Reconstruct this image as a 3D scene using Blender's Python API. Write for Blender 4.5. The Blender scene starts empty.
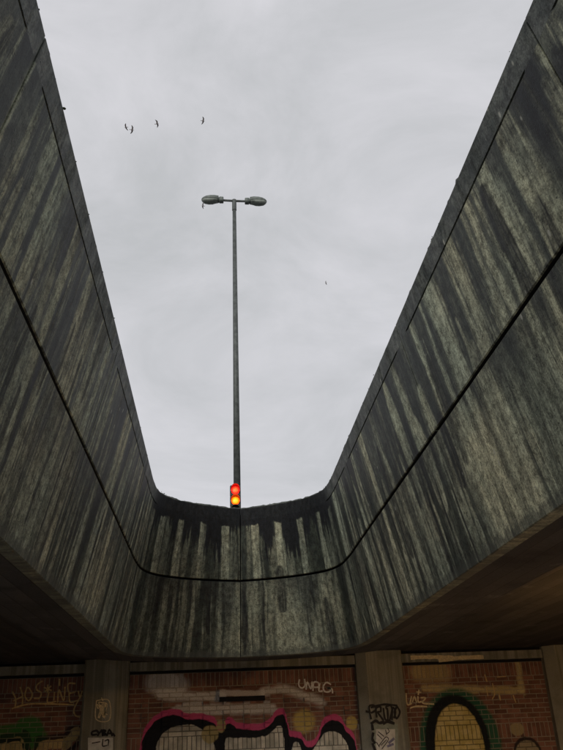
import bpy, bmesh, math, random
from mathutils import Vector, Matrix
random.seed(7)
S = bpy.context.scene
COL = S.collection
R = math.radians

# ------------------------------------------------------------------ camera
F_PX, CX, CY = 740.0, 281.5, 375.0            # focal length and centre in photograph pixels (563 x 750)
PITCH, YAW, ROLL = R(26.38), R(5.459), R(2.4)
EYE = Vector((0, 0, 1.6))
_fh = Vector((math.sin(YAW), math.cos(YAW), 0)); _rt = Vector((math.cos(YAW), -math.sin(YAW), 0)); _u = Vector((0, 0, 1))
CF = _fh * math.cos(PITCH) + _u * math.sin(PITCH)
_up = -_fh * math.sin(PITCH) + _u * math.cos(PITCH)
CXA = _rt * math.cos(ROLL) - _up * math.sin(ROLL)
CYA = _rt * math.sin(ROLL) + _up * math.cos(ROLL)
cam_d = bpy.data.cameras.new('camera'); cam = bpy.data.objects.new('camera', cam_d); COL.objects.link(cam)
mw = Matrix((CXA, CYA, -CF)).transposed().to_4x4(); mw.translation = EYE
cam.matrix_world = mw
cam_d.sensor_fit = 'HORIZONTAL'; cam_d.sensor_width = 36.0; cam_d.lens = F_PX / 563.0 * 36.0
cam_d.clip_start = 0.05; cam_d.clip_end = 2000
S.camera = cam

def ray(px, py):
    return CF + CXA * ((px - CX) / F_PX) - CYA * ((py - CY) / F_PX)
def on_y(px, py, y):                          # point on the vertical plane y = const
    d = ray(px, py); return EYE + d * (y / d.y)

# ------------------------------------------------------------------ sky, sun, exposure
SUN_AZ, SUN_EL = R(-158), R(20)               # bright part of the overcast, to the left and a little behind
wd = bpy.data.worlds.new('World'); S.world = wd; wd.use_nodes = True
nt = wd.node_tree; nt.nodes.clear()
out = nt.nodes.new('ShaderNodeOutputWorld'); bg = nt.nodes.new('ShaderNodeBackground')
sky = nt.nodes.new('ShaderNodeTexSky'); sky.sky_type = 'NISHITA'; sky.sun_disc = False
sky.sun_elevation = SUN_EL; sky.sun_rotation = SUN_AZ; sky.air_density = 1.0; sky.dust_density = 4.0
tc = nt.nodes.new('ShaderNodeTexCoord')
mp = nt.nodes.new('ShaderNodeMapping'); mp.inputs['Scale'].default_value = (1, 1, 2.2)
nz = nt.nodes.new('ShaderNodeTexNoise'); nz.inputs['Scale'].default_value = 3.2; nz.inputs['Detail'].default_value = 7; nz.inputs['Roughness'].default_value = 0.6
nz.inputs['Distortion'].default_value = 0.5
rp = nt.nodes.new('ShaderNodeValToRGB'); rp.color_ramp.elements[0].position = 0.3; rp.color_ramp.elements[1].position = 0.7
rp.color_ramp.elements[0].color = (5.5, 5.6, 5.78, 1); rp.color_ramp.elements[1].color = (7.5, 7.42, 7.8, 1)
mx = nt.nodes.new('ShaderNodeMix'); mx.data_type = 'RGBA'; mx.inputs[0].default_value = 0.94
L = nt.links.new
L(tc.outputs['Generated'], mp.inputs['Vector']); L(mp.outputs[0], nz.inputs['Vector']); L(nz.outputs['Fac'], rp.inputs[0])
L(sky.outputs[0], mx.inputs[6]); L(rp.outputs[0], mx.inputs[7]); L(mx.outputs[2], bg.inputs[0])
bg.inputs[1].default_value = 0.1
L(bg.outputs[0], out.inputs[0])
sd = bpy.data.lights.new('sun', 'SUN'); sd.energy = 1.4; sd.angle = R(40); sd.color = (1, 0.97, 0.92)
so = bpy.data.objects.new('sun', sd); COL.objects.link(so)
_sd = Vector((math.sin(SUN_AZ) * math.cos(SUN_EL), math.cos(SUN_AZ) * math.cos(SUN_EL), math.sin(SUN_EL)))
so.rotation_euler = _sd.to_track_quat('Z', 'Y').to_euler(); so.location = (0, 0, 40)
S.cycles.max_bounces = 5; S.cycles.diffuse_bounces = 3; S.cycles.glossy_bounces = 2
S.view_settings.view_transform = 'Standard'; S.view_settings.look = 'None'
S.view_settings.exposure = 0.0; S.view_settings.gamma = 1.0
S.view_settings.use_curve_mapping = False

# ------------------------------------------------------------------ node helpers
class NB:
    def __init__(s, name):
        s.mat = bpy.data.materials.new(name); s.mat.use_nodes = True
        s.nt = s.mat.node_tree; s.nt.nodes.clear()
        s.out = s.nt.nodes.new('ShaderNodeOutputMaterial')
        s.bsdf = s.nt.nodes.new('ShaderNodeBsdfPrincipled'); s.nt.links.new(s.bsdf.outputs[0], s.out.inputs[0])
        s._tc = s._geo = None
    def put(s, sock, v):
        if isinstance(v, bpy.types.NodeSocket): s.nt.links.new(v, sock)
        elif v is not None: sock.default_value = v
    def m(s, op, a, b=None, c=None, clamp=False):
        n = s.nt.nodes.new('ShaderNodeMath'); n.operation = op; n.use_clamp = clamp
        for i, v in enumerate((a, b, c)): s.put(n.inputs[i], v)
        return n.outputs[0]
    def v(s, op, a, b=None, scale=None):
        n = s.nt.nodes.new('ShaderNodeVectorMath'); n.operation = op
        s.put(n.inputs[0], a)
        if b is not None: s.put(n.inputs[1], b)
        if scale is not None: s.put(n.inputs['Scale'], scale)
        return n.outputs['Value'] if op in ('DOT_PRODUCT', 'LENGTH', 'DISTANCE') else n.outputs[0]
    def sep(s, a):
        n = s.nt.nodes.new('ShaderNodeSeparateXYZ'); s.put(n.inputs[0], a); return n.outputs
    def comb(s, x, y, z):
        n = s.nt.nodes.new('ShaderNodeCombineXYZ')
        for i, q in enumerate((x, y, z)): s.put(n.inputs[i], q)
        return n.outputs[0]
    def noise(s, vec, scale=1.0, detail=2.0, rough=0.5, dim='3D'):
        n = s.nt.nodes.new('ShaderNodeTexNoise'); n.noise_dimensions = dim
        s.put(n.inputs['Vector'], vec); s.put(n.inputs['Scale'], scale); n.inputs['Detail'].default_value = detail; n.inputs['Roughness'].default_value = rough
        return n.outputs['Fac']
    def voro(s, vec, scale=1.0):
        n = s.nt.nodes.new('ShaderNodeTexVoronoi'); s.put(n.inputs['Vector'], vec); n.inputs['Scale'].default_value = scale
        return n.outputs
    def ramp(s, x, a, b, lo=0.0, hi=1.0, smooth=True):
        n = s.nt.nodes.new('ShaderNodeMapRange'); n.interpolation_type = 'SMOOTHSTEP' if smooth else 'LINEAR'
        s.put(n.inputs[0], x); s.put(n.inputs[1], a); s.put(n.inputs[2], b); s.put(n.inputs[3], lo); s.put(n.inputs[4], hi)
        return n.outputs[0]
    def mix(s, f, a, b, mode='MIX'):
        n = s.nt.nodes.new('ShaderNodeMix'); n.data_type = 'RGBA'; n.blend_type = mode
        s.put(n.inputs[0], f)
        for i, q in ((6, a), (7, b)):
            if isinstance(q, tuple): q = (*q, 1.0) if len(q) == 3 else q
            s.put(n.inputs[i], q)
        return n.outputs[2]
    def geo(s):
        if not s._geo: s._geo = s.nt.nodes.new('ShaderNodeNewGeometry')
        return s._geo.outputs
    def tco(s):
        if not s._tc: s._tc = s.nt.nodes.new('ShaderNodeTexCoord')
        return s._tc.outputs
    def uv(s, name):
        n = s.nt.nodes.new('ShaderNodeUVMap'); n.uv_map = name; return n.outputs[0]
    def rnd(s):
        return s.nt.nodes.new('ShaderNodeObjectInfo').outputs['Random']
    def bump(s, h, strength=0.3, dist=0.01):
        n = s.nt.nodes.new('ShaderNodeBump'); n.inputs['Strength'].default_value = strength; n.inputs['Distance'].default_value = dist
        s.put(n.inputs['Height'], h); s.nt.links.new(n.outputs[0], s.bsdf.inputs['Normal'])
    def curve(s, x, pts):
        n = s.nt.nodes.new('ShaderNodeFloatCurve'); cm = n.mapping; c = cm.curves[0]
        while len(c.points) > 2: c.points.remove(c.points[-1])
        c.points[0].location = pts[0]; c.points[-1].location = pts[-1]
        for p in pts[1:-1]: c.points.new(*p)
        for p in c.points: p.handle_type = 'AUTO'
        cm.update(); s.put(n.inputs['Value'], x); return n.outputs[0]
    def end(s, col, rough=0.85, spec=0.3, metal=0.0):
        s.put(s.bsdf.inputs['Base Color'], (*col, 1.0) if isinstance(col, tuple) and len(col) == 3 else col)
        s.put(s.bsdf.inputs['Roughness'], rough); s.put(s.bsdf.inputs['Specular IOR Level'], spec); s.put(s.bsdf.inputs['Metallic'], metal)
        return s.mat

def plain(name, col, rough=0.6, var=0.25, scale=14, spec=0.4, metal=0.0):
    b = NB(name); n = b.noise(b.tco()['Object'], scale, 5, 0.6)
    c = b.mix(b.ramp(n, 0.3, 0.7), tuple(x * (1 - var) for x in col), tuple(min(1, x * (1 + var)) for x in col))
    b.bump(n, 0.15, 0.004)
    return b.end(c, rough, spec, metal)

def emitter(name, col, strength):
    b = NB(name); e = b.tco()['Object']
    n = b.voro(e, 70)['Distance']
    b.put(b.bsdf.inputs['Emission Color'], (*col, 1)); b.put(b.bsdf.inputs['Emission Strength'], b.m('MULTIPLY', strength, b.ramp(n, 0.1, 0.7, 1.2, 0.5)))
    return b.end(col, 0.3)

# ---- weathered, rain-streaked concrete of the parapet (u = metres round the opening, v = metres below the rim)
VJ = 1.114
def streaked_concrete():
    b = NB('streaked_concrete')
    u, v, _ = b.sep(b.uv('streak'))
    pos = b.geo()['Position']
    wob = b.m('MULTIPLY', b.m('SUBTRACT', b.noise(b.comb(b.m('MULTIPLY', u, 2.0), b.m('MULTIPLY', v, 1.3), 3.1), 1, 2), 0.5), 0.09)
    uw = b.m('MULTIPLY', b.m('ADD', u, wob), b.ramp(u, -0.01, 0.01, 1.6, 0.9))
    def st(us, vs, off, det=2.0, ro=0.5):
        return b.noise(b.comb(b.m('MULTIPLY', uw, us), b.m('MULTIPLY', v, vs), off), 1, det, ro)
    A = st(3.7, 0.18, 11.3); B = st(12.0, 0.6, 5.7); C = st(30.0, 1.0, 1.9, 3, 0.65); D = st(95.0, 2.5, 8.8)
    Ls = b.m('ADD', b.m('ADD', b.m('MULTIPLY', A, 0.50), b.m('MULTIPLY', B, 0.30)), b.m('ADD', b.m('MULTIPLY', C, 0.14), b.m('MULTIPLY', D, 0.06)))
    # the half below the joint starts its own set of streaks
    A2n = b.noise(b.comb(b.m('MULTIPLY', u, 1.7), b.m('MULTIPLY', v, 0.9), 17.0), 1, 1)
    lowh = b.ramp(v, VJ - 0.004, VJ + 0.004)
    A2 = st(2.6, 0.16, 31.3); B2 = st(7.5, 0.35, 25.7)
    L2 = b.m('ADD', b.m('ADD', b.m('MULTIPLY', b.m('ADD', b.m('MULTIPLY', A2, 0.65), b.m('MULTIPLY', A, 0.35)), 0.46), b.m('MULTIPLY', B2, 0.32)), b.m('ADD', b.m('MULTIPLY', C, 0.15), b.m('MULTIPLY', D, 0.07)))
    Lm = b.m('ADD', b.m('MULTIPLY', Ls, b.m('SUBTRACT', 1.0, lowh)), b.m('MULTIPLY', b.m('ADD', L2, 0.018), lowh))
    crisp = b.ramp(b.m('ADD', Lm, b.m('MULTIPLY', b.m('SUBTRACT', b.noise(pos, 18, 3, 0.7), 0.5), 0.03)), 0.505, 0.53)
    light = b.m('ADD', b.m('MULTIPLY', b.ramp(Lm, 0.42, 0.635), 0.78), b.m('MULTIPLY', crisp, 0.18))
    tide = b.m('MULTIPLY', b.ramp(b.m('ABSOLUTE', b.m('SUBTRACT', Lm, 0.498)), 0.0, 0.010, 1, 0), b.ramp(A2n, 0.42, 0.55))
    t0 = b.noise(b.comb(b.m('MULTIPLY', u, 1.1), b.m('MULTIPLY', v, 1.2), 41.0), 1, 2)
    def tongue(w, seed, wmin, wmax, l0, l1, v0a, v0b, prob, soft):
        q = b.m('DIVIDE', b.m('ADD', uw, 40.0 + seed), w); cid = b.m('FLOOR', q); fr = b.m('SUBTRACT', b.m('SUBTRACT', q, cid), 0.5)
        wn = b.nt.nodes.new('ShaderNodeTexWhiteNoise'); wn.noise_dimensions = '2D'; b.put(wn.inputs['Vector'], b.comb(cid, seed, 0.0))
        r1, r2, r3 = b.sep(wn.outputs['Color']); r4 = wn.outputs['Value']
        v0 = b.m('ADD', v0a, b.m('MULTIPLY', r1, v0b - v0a)); ln_ = b.m('ADD', l0, b.m('MULTIPLY', r2, l1 - l0))
        tt = b.m('DIVIDE', b.m('SUBTRACT', v, v0), ln_, clamp=True)
        pf_ = b.m('POWER', b.m('MULTIPLY', b.m('MULTIPLY', tt, b.m('SUBTRACT', 1.0, tt)), 4.0), 0.32)
        hw_ = b.m('MULTIPLY', pf_, b.m('ADD', wmin, b.m('MULTIPLY', r3, wmax - wmin)))
        du = b.m('ABSOLUTE', b.m('SUBTRACT', b.m('MULTIPLY', fr, w), b.m('MULTIPLY', b.m('SUBTRACT', r4, 0.5), w * 0.3)))
        du = b.m('ADD', du, b.m('MULTIPLY', b.m('SUBTRACT', C, 0.5), 0.03))
        k_ = b.ramp(b.m('SUBTRACT', hw_, du), -soft, soft)
        return b.m('MULTIPLY', b.m('MULTIPLY', k_, b.ramp(pf_, 0.05, 0.5)), b.ramp(b.m('FRACT', b.m('MULTIPLY', b.m('ADD', r1, r3), 7.3)), prob - 0.01, prob + 0.01, 1.0, 0.0))
    sidew = b.ramp(b.m('ABSOLUTE', u), 1.75, 2.5)
    tl1 = tongue(0.36, 3.0, 0.03, 0.15, 0.6, 2.0, 0.12, 1.0, 0.5, 0.022); tl2 = tongue(0.21, 9.0, 0.01, 0.05, 0.3, 1.5, 0.2, 1.5, 0.35, 0.012)
    td1 = tongue(0.33, 14.0, 0.015, 0.11, 0.4, 1.5, 0.10, 0.8, 0.5, 0.02); td2 = tongue(0.29, 21.0, 0.015, 0.08, 0.5, 1.3, VJ - 0.3, VJ + 0.4, 0.4, 0.02)
    light = b.m('MAXIMUM', light, b.m('MULTIPLY', b.m('MULTIPLY', b.m('MAXIMUM', tl1, tl2), sidew), b.m('MULTIPLY', b.ramp(C, 0.25, 0.7, 0.5, 0.95), b.ramp(t0, 0.35, 0.6, 0.45, 1.0))))
    tdark = b.m('MULTIPLY', b.m('MAXIMUM', b.m('MULTIPLY', td1, sidew), td2), b.ramp(C, 0.3, 0.7, 0.85, 0.5))
    # end wall: regular pale bars between black runs
    au = b.m('ABSOLUTE', u)
    endw = b.ramp(au, 1.75, 2.5, 1.0, 0.0)
    ph = b.m('ABSOLUTE', b.m('SUBTRACT', b.m('MODULO', b.m('ADD', au, b.m('ADD', 0.43 * 0.5 - 0.28 + 0.43, wob)), 0.43), 0.215))
    n_top = b.noise(b.comb(b.m('MULTIPLY', u, 7.0), 2.3, 5.1), 1, 4, 0.7)
    barw = b.m('ADD', b.m('ADD', 0.012, b.m('MULTIPLY', b.m('SUBTRACT', C, 0.5), 0.05)), b.m('MULTIPLY', b.noise(b.comb(b.m('MULTIPLY', u, 2.9), b.m('MULTIPLY', v, 0.5), 7.7), 1, 1), 0.13))
    bar = b.m('MULTIPLY', b.m('MULTIPLY', b.ramp(b.m('SUBTRACT', ph, barw), -0.02, 0.022, 1, 0), endw), b.ramp(b.m('ADD', v, b.m('MULTIPLY', b.m('SUBTRACT', n_top, 0.5), 0.16)), 0.27, 0.30))
    bar = b.m('MULTIPLY', bar, b.ramp(v, VJ - 0.05, VJ + 0.55, 1.0, 0.15))
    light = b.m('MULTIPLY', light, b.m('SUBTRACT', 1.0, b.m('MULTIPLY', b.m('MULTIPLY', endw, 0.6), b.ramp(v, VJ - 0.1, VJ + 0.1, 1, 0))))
    light = b.m('MAXIMUM', light, b.m('MULTIPLY', bar, b.m('MULTIPLY', b.ramp(C, 0.25, 0.75, 0.45, 0.9), b.ramp(B2, 0.3, 0.7, 0.65, 1.0))))
    # black runs hanging from the rim; on the end wall also painted overhang shade
    n1 = b.noise(b.comb(b.m('MULTIPLY', u, 3.3), 4.4, 9.9), 1, 1); n2 = b.noise(b.comb(b.m('MULTIPLY', u, 24.0), 1.4, 2.9), 1, 4, 0.8)
    ln_side = b.m('ADD', b.m('MULTIPLY', b.m('SUBTRACT', n1, 0.45), 2.6), b.m('MULTIPLY', b.m('SUBTRACT', n2, 0.5), 0.9))
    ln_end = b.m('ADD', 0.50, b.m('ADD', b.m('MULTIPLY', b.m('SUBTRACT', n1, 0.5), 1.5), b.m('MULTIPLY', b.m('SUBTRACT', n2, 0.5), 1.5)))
    ln_end = b.m('MAXIMUM', ln_end, 0.285)  # minimum length paints the rim overhang's shadow below the lip
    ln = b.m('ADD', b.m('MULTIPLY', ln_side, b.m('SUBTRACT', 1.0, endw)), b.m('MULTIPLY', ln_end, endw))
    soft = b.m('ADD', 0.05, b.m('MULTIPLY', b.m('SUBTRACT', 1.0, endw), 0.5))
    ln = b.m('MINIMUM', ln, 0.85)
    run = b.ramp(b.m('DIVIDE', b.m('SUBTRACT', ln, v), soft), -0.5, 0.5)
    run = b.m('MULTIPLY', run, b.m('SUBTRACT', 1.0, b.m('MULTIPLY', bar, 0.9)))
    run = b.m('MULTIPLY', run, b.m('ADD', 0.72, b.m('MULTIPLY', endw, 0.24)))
    # runs from the horizontal joint
    n3 = b.noise(b.comb(b.m('MULTIPLY', u, 4.1), 14.4, 3.9), 1, 1); n4 = b.noise(b.comb(b.m('MULTIPLY', u, 23.0), 11.4, 2.9), 1, 2)
    ln2 = b.m('ADD', b.m('MULTIPLY', b.m('SUBTRACT', n3, 0.45), 3.4), b.m('MULTIPLY', b.m('SUBTRACT', n4, 0.5), 0.5))
    run2 = b.m('MULTIPLY', b.ramp(b.m('SUBTRACT', b.m('ADD', ln2, VJ), v), -0.3, 0.3), b.m('MULTIPLY', lowh, 0.55))
    dark = b.m('MAXIMUM', b.m('MAXIMUM', run, run2), tdark)
    patch = b.m('MULTIPLY', b.m('MULTIPLY', b.ramp(u, U_A, U_A + 0.5), b.ramp(u, U_B - 0.9, U_B, 1, 0)), lowh)  # paler zone painted in for the sunlit right lower panel
    light = b.m('ADD', light, b.m('MULTIPLY', patch, b.m('MULTIPLY', b.ramp(v, VJ, VJ + 0.5, 0.1, 0.55), b.ramp(Lm, 0.40, 0.5, 0.2, 1.0))), clamp=True)
    dark = b.m('MULTIPLY', dark, b.m('SUBTRACT', 1.0, b.m('MULTIPLY', patch, 0.5)))
    light = b.m('MULTIPLY', light, b.ramp(u, -2.0, -0.2, 0.82, 1.0))  # left wall painted darker, as the side turned from the sun
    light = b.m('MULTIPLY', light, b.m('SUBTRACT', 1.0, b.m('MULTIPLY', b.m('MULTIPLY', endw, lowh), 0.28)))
    # colours
    t1 = b.noise(pos, 0.9, 3, 0.55); t2 = b.noise(pos, 2.3, 4, 0.6)
    warm = b.mix(b.ramp(t1, 0.35, 0.65), (0.325, 0.347, 0.280), (0.408, 0.400, 0.300))
    warm = b.mix(b.ramp(t2, 0.5, 0.75, 0, 0.5), warm, (0.295, 0.325, 0.262))
    cold = b.mix(b.ramp(t2, 0.3, 0.7), (0.028, 0.035, 0.034), (0.060, 0.068, 0.055))
    c = b.mix(light, cold, warm)
    c = b.mix(b.m('MULTIPLY', tide, 0.55), c, (0.03, 0.033, 0.03))
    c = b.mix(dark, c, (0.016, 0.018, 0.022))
    # coping band above the drip groove
    band = b.ramp(v, 0.190, 0.198, 1.0, 0.0)
    bc = b.mix(b.ramp(b.noise(pos, 5, 4, 0.65), 0.3, 0.7), (0.055, 0.063, 0.060), (0.115, 0.122, 0.110))
    c = b.mix(b.m('MULTIPLY', band, b.m('SUBTRACT', 1.0, b.m('MULTIPLY', endw, b.ramp(v, 0.02, 0.03, 0.0, 0.92)))), c, bc)
    # grain, bug holes, pale lime flecks, ragged damp line above the lower edge
    gr = b.noise(pos, 70, 5, 0.8); gr2 = b.noise(pos, 14, 4, 0.7)
    gr3 = b.noise(b.comb(b.m('MULTIPLY', u, 26.0), b.m('MULTIPLY', v, 9.0), 2.2), 1, 5, 0.75)
    c = b.mix(1.0, c, b.mix(b.ramp(b.m('ADD', b.m('MULTIPLY', gr, 0.4), b.m('ADD', b.m('MULTIPLY', gr2, 0.3), b.m('MULTIPLY', gr3, 0.3))), 0.38, 0.62), (0.38, 0.38, 0.38), (1.6, 1.6, 1.6)), 'MULTIPLY')
    gam = b.nt.nodes.new('ShaderNodeGamma'); b.put(gam.inputs[0], c); gam.inputs[1].default_value = 1.32; c = b.mix(1.0, gam.outputs[0], (1.62, 1.62, 1.62), 'MULTIPLY')
    vo = b.voro(pos, 20); hole = b.m('MULTIPLY', b.ramp(vo['Distance'], 0.08, 0.16, 1, 0), b.ramp(b.m('ADD', b.sep(vo['Color'])[0], b.m('MULTIPLY', b.m('SUBTRACT', t2, 0.5), 0.8)), 0.58, 0.62))
    vo3 = b.voro(pos, 48); hole = b.m('MAXIMUM', hole, b.m('MULTIPLY', b.m('MULTIPLY', b.ramp(vo3['Distance'], 0.12, 0.26, 1, 0), b.ramp(b.m('ADD', b.sep(vo3['Color'])[0], b.m('MULTIPLY', b.m('SUBTRACT', t1, 0.5), 1.0)), 0.60, 0.64)), 0.8))
    vo2 = b.voro(b.v('MULTIPLY', pos, (1, 1, 0.5)), 13); fleck = b.m('MULTIPLY', b.ramp(vo2['Distance'], 0.12, 0.2, 1, 0), b.ramp(b.m('ADD', b.sep(vo2['Color'])[1], b.m('MULTIPLY', b.m('SUBTRACT', t1, 0.5), 1.4)), 0.93, 0.96))
    c = b.mix(b.m('MULTIPLY', hole, 0.8), c, (0.014, 0.015, 0.016))
    c = b.mix(b.m('MULTIPLY', b.m('MULTIPLY', fleck, sidew), 0.7), c, (0.42, 0.42, 0.36))
    edge = b.m('ADD', 2.17, b.m('ADD', b.m('MULTIPLY', b.m('SUBTRACT', n4, 0.5), 0.16), b.m('MULTIPLY', b.m('SUBTRACT', b.noise(b.comb(b.m('MULTIPLY', u, 60.0), 3.3, 3), 1, 2), 0.5), 0.06)))
    c = b.mix(b.m('MULTIPLY', b.ramp(b.m('SUBTRACT', v, edge), -0.015, 0.015), 0.6), c, (0.07, 0.073, 0.062))
    h = b.m('ADD', b.m('MULTIPLY', gr, 0.5), b.m('SUBTRACT', b.m('MULTIPLY', C, 0.5), hole))
    b.bump(h, 0.5, 0.008)
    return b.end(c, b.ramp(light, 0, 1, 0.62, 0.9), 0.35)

def pier_concrete():
    b = NB('formed_concrete'); p = b.geo()['Position']; x, y, z = b.sep(p)
    boards = b.noise(b.comb(b.m('MULTIPLY', b.m('ADD', x, y), 14.0), b.m('MULTIPLY', z, 0.3), 0.4), 1, 2)
    big = b.noise(p, 2.2, 4, 0.6); gr = b.noise(p, 60, 3, 0.7)
    c = b.mix(b.ramp(boards, 0.35, 0.65), (0.19, 0.19, 0.155), (0.33, 0.33, 0.275))
    c = b.mix(b.ramp(big, 0.45, 0.75, 0, 0.6), c, (0.13, 0.13, 0.105))
    c = b.mix(1.0, c, b.mix(gr, (0.6, 0.6, 0.6), (1.35, 1.35, 1.35)), 'MULTIPLY')
    b.bump(b.m('ADD', gr, boards), 0.4, 0.006)
    return b.end(c, 0.88, 0.25)

M = {}
M['pier'] = pier_concrete()
M['filler'] = plain('joint_and_shade_black', (0.012, 0.012, 0.013), 0.95)
def soffit_concrete():
    b = NB('sooty_board_marked_concrete'); p = b.geo()['Position']; x, y, z = b.sep(p)
    q = b.m('DIVIDE', x, 0.17); fr = b.m('FRACT', b.m('ADD', q, 100.0)); cid = b.m('FLOOR', q)
    line = b.ramp(b.m('ABSOLUTE', b.m('SUBTRACT', fr, 0.5)), 0.455, 0.49)
    plank = b.noise(b.comb(b.m('MULTIPLY', cid, 3.7), b.m('MULTIPLY', y, 0.25), 1.0), 1, 1)
    st = b.noise(p, 1.3, 5, 0.65); gr = b.noise(p, 45, 3, 0.7)
    c = b.mix(b.ramp(plank, 0.3, 0.7), (0.042, 0.041, 0.044), (0.07, 0.067, 0.066))
    c = b.mix(b.ramp(st, 0.5, 0.68, 0, 0.7), c, (0.022, 0.022, 0.025))
    c = b.mix(b.ramp(b.noise(b.v('ADD', p, (9, 4, 1)), 2.1, 4, 0.7), 0.6, 0.7, 0, 0.5), c, (0.13, 0.125, 0.115))
    c = b.mix(b.m('MULTIPLY', line, 0.6), c, (0.02, 0.02, 0.02))
    c = b.mix(1.0, c, b.mix(gr, (0.5, 0.5, 0.5), (1.5, 1.5, 1.5)), 'MULTIPLY')
    b.bump(b.m('SUBTRACT', b.m('MULTIPLY', gr, 0.4), line), 0.5, 0.008)
    return b.end(c, 0.92, 0.2)
M['ceiling'] = soffit_concrete()
M['asphalt'] = plain('asphalt', (0.05, 0.05, 0.052), 0.9, 0.3, 30)
M['paving'] = plain('paving', (0.42, 0.415, 0.39), 0.85, 0.25, 4)
M['moss'] = plain('moss', (0.035, 0.045, 0.022), 1.0, 0.4, 40)
M['galv'] = plain('galvanised_steel', (0.085, 0.095, 0.09), 0.55, 0.3, 9, 0.4, 0.2)
M['lamp_shell'] = plain('grey_lamp_shell', (0.13, 0.15, 0.135), 0.5, 0.25, 12)
M['bowl'] = plain('dull_lamp_bowl', (0.22, 0.245, 0.215), 0.35, 0.15, 12)
M['black_plastic'] = plain('black_signal_plastic', (0.02, 0.024, 0.02), 0.45, 0.2, 20)
M['red_lit'] = emitter('lit_red_lens', (1.0, 0.028, 0.008), 4.0)
M['amber_lit'] = emitter('lit_amber_lens', (1.0, 0.19, 0.005), 3.6)
M['green_off'] = plain('unlit_green_lens', (0.01, 0.08, 0.05), 0.2)
M['warm_lit'] = emitter('lit_sodium_glass', (1.0, 0.52, 0.16), 480)
M['warm_dim'] = emitter('lit_sodium_glass_weak', (1.0, 0.55, 0.2), 40)
M['feather'] = plain('grey_feathers', (0.16, 0.13, 0.12), 0.9)
for nm, c in (('tan', (0.62, 0.45, 0.20)), ('white', (0.8, 0.8, 0.78)), ('black', (0.012, 0.012, 0.014)), ('cream', (0.72, 0.62, 0.38)), ('lilac', (0.20, 0.20, 0.30))):
    M['paint_' + nm] = plain('spray_paint_' + nm, c, 0.7, 0.2, 30)
M['poster'] = plain('pasted_paper', (0.62, 0.62, 0.58), 0.85, 0.2, 9)
M['mint'] = plain('pale_green_paint', (0.27, 0.31, 0.26), 0.8, 0.2, 9)

# ------------------------------------------------------------------ object helpers
def tag(o, label=None, cat=None, group=None, kind=None):
    for k, q in (('label', label), ('category', cat), ('group', group), ('kind', kind)):
        if q: o[k] = q
    return o
def empty(name, loc=(0, 0, 0)):
    o = bpy.data.objects.new(name, None); o.location = loc; o.empty_display_size = 0.2; COL.objects.link(o); return o
def child(o, parent):
    o.parent = parent
    if parent.type == 'EMPTY': o.matrix_parent_inverse = Matrix.Translation(-Vector(parent.location)) @ Matrix.Identity(4)
    else: o.matrix_parent_inverse = parent.matrix_world.inverted()
def obj(name, verts, faces, mat, parent=None, smooth=False, uvs=None):
    me = bpy.data.meshes.new(name); me.from_pydata([tuple(v) for v in verts], [], faces)
    if uvs:
        lay = me.uv_layers.new(name='streak')
        for lp in me.loops: lay.data[lp.index].uv = uvs[lp.vertex_index]
    me.materials.append(mat)
    bm = bmesh.new(); bm.from_mesh(me); bmesh.ops.recalc_face_normals(bm, faces=bm.faces); bm.to_mesh(me); bm.free()
    if smooth:
        for p in me.polygons: p.use_smooth = True
    o = bpy.data.objects.new(name, me); COL.objects.link(o)
    if parent: child(o, parent)
    return o
class MB:
    def __init__(s): s.v = []; s.f = []
    def box(s, x0, x1, y0, y1, z0, z1):
        i = len(s.v); s.v += [(x, y, z) for z in (z0, z1) for y in (y0, y1) for x in (x0, x1)]
        s.f += [tuple(i + k for k in q) for q in ((0, 2, 3, 1), (4, 5, 7, 6), (0, 1, 5, 4), (2, 6, 7, 3), (0, 4, 6, 2), (1, 3, 7, 5))]; return s
    def loft(s, rings, cap=True):
        n = len(rings[0]); i = len(s.v)
        for r in rings: s.v += [tuple(p) for p in r]
        for k in range(len(rings) - 1):
            for j in range(n): a = i + k * n + j; b_ = i + k * n + (j + 1) % n; s.f.append((a, b_, b_ + n, a + n))
        if cap: s.f.append(tuple(i + j for j in range(n))[::-1]); s.f.append(tuple(i + (len(rings) - 1) * n + j for j in range(n)))
        return s
    def prism(s, poly, z0, z1):
        return s.loft([[(x, y, z0) for x, y in poly], [(x, y, z1) for x, y in poly]])
    def tube(s, a, b, ra, rb, n=16):
        a = Vector(a); b = Vector(b); d = (b - a).normalized(); q = d.to_track_quat('Z', 'Y')
        ring = lambda c, r: [c + q @ Vector((r * math.cos(t * 2 * math.pi / n), r * math.sin(t * 2 * math.pi / n), 0)) for t in range(n)]
        return s.loft([ring(a, ra), ring(b, rb)])
    def done(s, name, mat, parent=None, smooth=False): return obj(name, s.v, s.f, mat, parent, smooth)
def box_obj(name, mat, parent, *a): return MB().box(*a).done(name, mat, parent)

# ------------------------------------------------------------------ setting: opening outline
XC, Z_RIM, Z_BOT = 0.36, 5.05, 2.85
RIM = [(0, 11.78), (.38, 11.62), (.75, 11.42), (1.06, 11.15), (1.23, 10.80), (1.275, 10.35), (1.28, 9.8), (1.28, 9.0)]
BOT = [(0, 12.66), (.53, 12.58), (1.05, 12.38), (1.50, 12.05), (1.70, 11.60), (1.755, 10.9), (1.76, 10.0), (1.76, 9.0)]
def catmull(pts, t):
    n = len(pts) - 1; i = min(int(t), n - 1); f = t - i
    p = [pts[max(i - 1, 0)], pts[i], pts[i + 1], pts[min(i + 2, n)]]
    return tuple(0.5 * (2 * p[1][k] + (p[2][k] - p[0][k]) * f + (2 * p[0][k] - 5 * p[1][k] + 4 * p[2][k] - p[3][k]) * f * f + (3 * p[1][k] - p[0][k] - 3 * p[2][k] + p[3][k]) * f ** 3) for k in (0, 1))
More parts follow.
